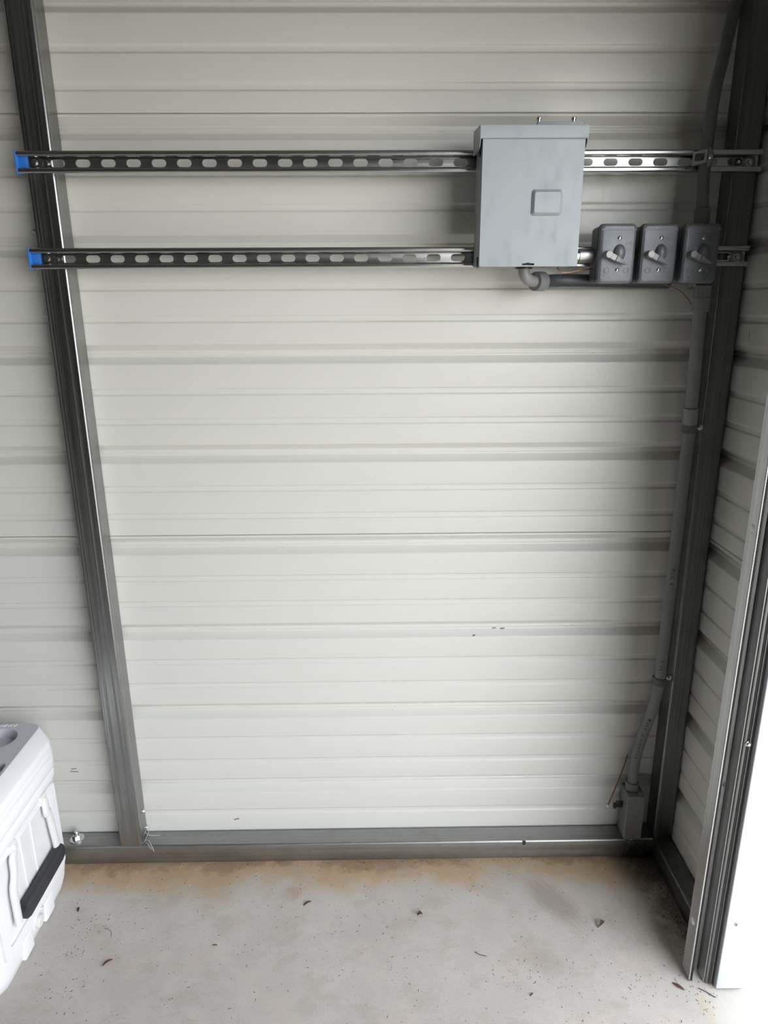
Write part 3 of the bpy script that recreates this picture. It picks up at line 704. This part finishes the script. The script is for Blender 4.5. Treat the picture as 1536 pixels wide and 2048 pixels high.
bm = ribbon(B(), fillet([(1.4445,-.400),(1.4450,-.4330),(1.4490,-.4340),(1.4495,-.4300),(1.4530,-.4360)], .0008, 2), .0010, EV, .004, zt); obj('outer_lip', bm, M['guide_dark'], dg_, 30)
obj('outer_bead', tube(B(), [(1.4540,-.4375,.004),(1.4540,-.4375,zt)], .0013, 10), M['guide_dark'], dg_)
bm = B(); box(bm, (1.4562,-.4360,.004), (1.4612,-.4020,zt), .0006); obj('gap_shade', bm, M['black'], dg_)  # black strip added as the shade in the gap beside the trim
obj('slot_liner', box(B(), (1.4420,-.4300,.004), (1.4441,-.4020,zt)), M['guide'], dg_)
screw('bolt', (1.4525,-.4350,.617), (0,-1,0), .0040, dg_, M['dull_zinc']); screw('bolt', (1.4290,-.4015,.494), (0,-1,0), .0045, dg_, M['dull_zinc'])

# ------------------------------------------------------------------ white cooler
co = thing('cooler', (-.44,-.275,0), 'white hard cooler with charcoal-grip handle standing against the back rail', 'cooler')
CX = -.435; YBK, YFR = -.080, -.472; CYc = (YBK+YFR)/2     # right end face lies near x=-.088
def rr2(x0, x1, y0, y1, r, n=8): return rrect((x0+x1)/2, (y0+y1)/2, x1-x0, y1-y0, r, n)
def cs(z, inset, r, back=None):
    return [(a, b, z) for a, b in rr2(CX-.347+inset, CX+.347-inset, YFR+inset, YBK-(inset if back is None else back), r)]
bm = loft(B(), [cs(.0, .018, .055), cs(.004, .012, .055), cs(.030, .006, .052), cs(.070, .0025, .048), cs(.090, .0015, .045), cs(.318, .0015, .045), cs(.323, -.0015, .045),
                cs(.340, -.0030, .045), cs(.346, .0005, .045), cs(.352, -.0035, .045), cs(.379, -.0045, .045), cs(.383, -.001, .045), cs(.384, .004, .042)])
obj('body', bm, M['cooler'], co, 50)
# raised frame and ribs on the end face
xf = CX+.347-.0015
fr = plate(B(), rrect(-.276, .198, .306, .246, .020, 4), [rrect(-.276, .200, .258, .206, .014, 4)], lambda a, b, d: (d, a, b), xf-.002, xf+.0045)
obj('end_frame', fr, M['cooler'], co, 40)
for y0 in (-.2490, -.2990): obj('end_rib', box(B(), (xf-.002,y0,.105), (xf+.0018,y0+.003,.301), .0008), M['cooler'], co)
# foot pads either side of the drain
for y0, y1 in ((-.245,-.195),(-.352,-.305)): obj('foot', box(B(), (CX+.28,y0,.001), (xf-.001,y1,.056), .006, 3), M['cooler'], co, 40)
# lid
bm = loft(B(), [cs(.3845,.003,.042), cs(.3885,-.0045,.045), cs(.396,-.0050,.045), cs(.400,-.0015,.045), cs(.405,-.0035,.045), cs(.421,-.0030,.045), cs(.426,.001,.044,-.004), cs(.4425,.027,.030,-.012), cs(.4450,.032,.026,-.012)], cap=False)
obj('lid', bm, M['cooler'], co, 40)
cup = [(-.1985+.0435*math.cos(a), -.1310+.0425*math.sin(a)) for a in [2*math.pi*k/36 for k in range(36)]]
cup2 = rrect(-.200, -.292, .146, .136, .016, 5)
bm = plate(B(), [(p[0], p[1]) for p in cs(0,.032,.026,-.012)], [cup, cup2], lambda a, b, d: (a, b, d), .4450, .4450); obj('lid_top', bm, M['cooler_lid'], co, 40)
def well(lp_, depth, k):
    bm = B(); cx_ = sum(p[0] for p in lp_)/len(lp_); cy_ = sum(p[1] for p in lp_)/len(lp_)
    f = lambda s, z: [(cx_+(p[0]-cx_)*s, cy_+(p[1]-cy_)*s, z) for p in lp_]
    rr_ = [[bm.verts.new(p) for p in q] for q in (f(1,.4450), f(.985,.4438), f(k,.4450-depth), f(k*.97,.4445-depth))]
    for a, b in zip(rr_, rr_[1:]):
        for i in range(len(a)): bm.faces.new((a[i], a[(i+1)%len(a)], b[(i+1)%len(b)], b[i]))
    bm.faces.new(rr_[-1]); return bm
obj('cup_holder', well(cup, .024, .94), M['cooler_lid'], co, 40); obj('tray_recess', well(cup2, .018, .94), M['cooler_lid'], co, 40)
bm = B()
for gx in (-.2145, -.1900):
    for q in range(3):
        tube(bm, catmull([(gx-.009+.0062*q, -.0805, .4456), (gx-.006+.0062*q, -.0765, .4458), (gx-.0045+.0062*q, -.0725, .4456)], 4), .0009, 6)
    tube(bm, [(gx+.006, -.0830, .4456), (gx+.0105, -.0715, .4456)], .0010, 6)
tag(obj('embossed_marks', bm, M['cooler'], co), kind='stuff')
# hinged carry handle
def arm(pts, w_=.0120, h_=.0065):
    secs = []
    P = catmull(pts, 6)
    for i, p in enumerate(P):
        d = (P[min(i+1,len(P)-1)]-P[max(i-1,0)]).normalized(); nx = Vector((1,0,0)); s_ = d.cross(nx).normalized(); o_ = s_.cross(d).normalized()
        secs.append([tuple(p+s_*w_*math.cos(a)+o_*h_*math.sin(a)) for a in [2*math.pi*k/16 for k in range(16)]])
    return loft(B(), secs)
obj('handle_arm', arm([(xf+.004,-.186,.318),(xf+.008,-.186,.300),(xf+.010,-.188,.278),(xf+.010,-.180,.268),(xf+.011,-.175,.220),(xf+.012,-.170,.165)]), M['cooler_arm'], co, 50)
obj('handle_arm', arm([(xf+.004,-.336,.312),(xf+.008,-.337,.298),(xf+.010,-.350,.290),(xf+.010,-.354,.255),(xf+.010,-.367,.225),(xf+.011,-.370,.190),(xf+.012,-.372,.136)]), M['cooler_arm'], co, 50)
for yy, zz in ((-.186,.315),(-.336,.308)):
    bm = box(B(), (xf-.002,yy-.016,zz-.012), (xf+.0095,yy+.016,zz+.012), .004, 3); obj('handle_pivot', bm, M['cooler_arm'], co)
bm = loft(B(), [[(xf+.016+a, y, .146+b) for a, b in rrect(0,0,ww,hh,.008,4)] for y, ww, hh in ((-.160,.010,.020),(-.164,.022,.038),(-.180,.024,.041),(-.345,.024,.041),(-.3535,.021,.036))])
tag(obj('grip', bm, M['grip'], co, 40), 'charcoal handle grip')
# drain plug
bm = lathe(B(), (xf-.012,-.277,.044), (1,0,-.1), [(0,.020),(.006,.020),(.007,.0155),(.0165,.0155),(.018,.0140)], 24); obj('drain_plug', bm, M['cooler_arm'], co)
bm = B(); tube(bm, [(xf-.006,-.262,.058),(xf+.004,-.257,.062)], .003, 8); obj('plug_leash', bm, M['cooler_arm'], co)

# ------------------------------------------------------------------ bits on the floor
def leaf(x, y, L, W, ang, label, m='leaf', curl=.004, name='dry_leaf'):
    bm = B(); n = 10; rows = []
    for i in range(n+1):
        s = i/n; wd = W*math.sin(math.pi*min(1, s*.94+.03))**.8*(1-.25*s)
        zc = .0012+curl*math.sin(math.pi*s)
        rows.append([((s-.5)*L, -wd, zc+curl*.55), ((s-.5)*L, 0, zc*.6), ((s-.5)*L, wd, zc+curl*.35)])
    ca, sa = math.cos(ang), math.sin(ang)
    top = [[bm.verts.new((x+a*ca-b*sa, y+a*sa+b*ca, c)) for a, b, c in r] for r in rows]
    low = [[bm.verts.new((x+a*ca-b*sa, y+a*sa+b*ca, c-.0007)) for a, b, c in r] for r in rows]
    for A_, s_ in ((top, 1), (low, -1)):
        for a, b in zip(A_, A_[1:]):
            for k in (0, 1): bm.faces.new((a[k], a[k+1], b[k+1], b[k]))
    for a, b, c, d in zip(top, top[1:], low, low[1:]):
        for k in (0, 2): bm.faces.new((a[k], b[k], d[k], c[k]))
    for A_, B_ in ((top[0], low[0]), (top[-1], low[-1])):
        for k in (0, 1): bm.faces.new((A_[k], A_[k+1], B_[k+1], B_[k]))
    return tag(obj(name, bm, M[m], None, 50), label, 'leaf')
leaf(-.030,-.207,.014,.0035,1.9,'tiny dark curled leaf on the concrete just right of the cooler')
leaf(.097,-.357,.024,.0034,.75,'narrow reddish-brown leaf on the concrete in front of the left post')
leaf(.542,-.199,.022,.0034,.62,'brown leaf with a thin tail near the rust spot on the floor')
leaf(1.262,-.275,.026,.0085,.75,'curled pale brown leaf beside the dark scuffed patch on the floor','leaf_pale',.008)
leaf(1.383,-.439,.026,.0042,-.75,'flat brown leaf on the floor below the foot of the door guide','leaf',.002)
leaf(.824,-.238,.013,.006,.3,'small crumpled dark leaf in the middle of the floor','leaf',.006)
leaf(.334,-.315,.012,.0016,.0,'tiny thin dark leaf sliver on the open concrete','leaf',.001)
leaf(1.055,-.452,.010,.0022,.8,'tiny dark leaf scrap at the front edge of the floor','leaf',.002)
tag(obj('twig', tube(B(), catmull([(1.425,-.444,.0015),(1.437,-.4525,.002),(1.452,-.466,.0015)], 5), .0009, 6), M['debris']), 'thin dark twig crossing the slab edge below the door guide', 'twig')
tag(obj('twig', tube(B(), catmull([(.945,-.344,.0012),(.955,-.352,.002),(.970,-.356,.0012)], 5), .0007, 6), M['debris']), 'short curved twig on the open middle of the floor', 'twig')
tag(obj('grass_blade', tube(B(), catmull([(.054,-.262,.0008),(.070,-.268,.0015),(.078,-.278,.0012),(.080,-.288,.0008)], 5), .0006, 6), M['leaf_pale']), 'thin dry grass blade curved on the concrete near the cooler', 'grass')
bm = B(); rnd = random.Random(11)
def grit(x, y, s):
    a = rnd.random()*6.28; L = s*(1+rnd.random()*2.2); wv = s*.5
    ca, sa = math.cos(a), math.sin(a)
    vs = [bm.verts.new((x+p*ca-q*sa, y+p*sa+q*ca, z)) for p, q, z in ((-L,0,.0002),(0,-wv,.0002),(L,0,.0002),(0,wv,.0002),(0,0,.0002+s*.9))]
    for i in range(4): bm.faces.new((vs[i], vs[(i+1)%4], vs[4]))
    bm.faces.new(vs[:4][::-1])
for k in range(900):
    x = rnd.uniform(-.08, 1.46); y = rnd.uniform(-.56, -.062)
    grit(x, y, rnd.choice((.0006,.0007,.0008,.001,.0014)))
for k in range(260):
    x = rnd.uniform(-.08, 1.46); grit(x, -.059-abs(rnd.gauss(0, .006)), rnd.choice((.0006,.0008,.0011)))
for k in range(240): grit(1.466-abs(rnd.gauss(0,.02)), rnd.uniform(-.36,-.07), rnd.choice((.0007,.001,.0016)))
for cx_, cy_, sg, n_ in ((.02,-.25,.03,40),(1.06,-.40,.035,45),(1.28,-.43,.05,60),(1.43,-.46,.03,40),(.0,-.33,.02,25),(.03,-.42,.03,20)):
    for k in range(n_): grit(rnd.gauss(cx_,sg), rnd.gauss(cy_,sg*.6), rnd.choice((.0006,.0009,.0013)))
tag(obj('floor_grit', bm, M['debris'], None, 0), 'scattered dark grit and plant crumbs on the concrete floor', 'grit', kind='stuff')
bm = B()
for x, y in ((1.243,-.272),(1.315,-.161),(.195,-.12),(.23,-.135),(1.14,-.075),(.62,-.40),(.83,-.225)):
    grit(x, y, .0013)
tag(obj('white_flecks', bm, M['fleck'], None, 0), 'few small white flecks scattered on the concrete floor', 'flecks', kind='stuff')
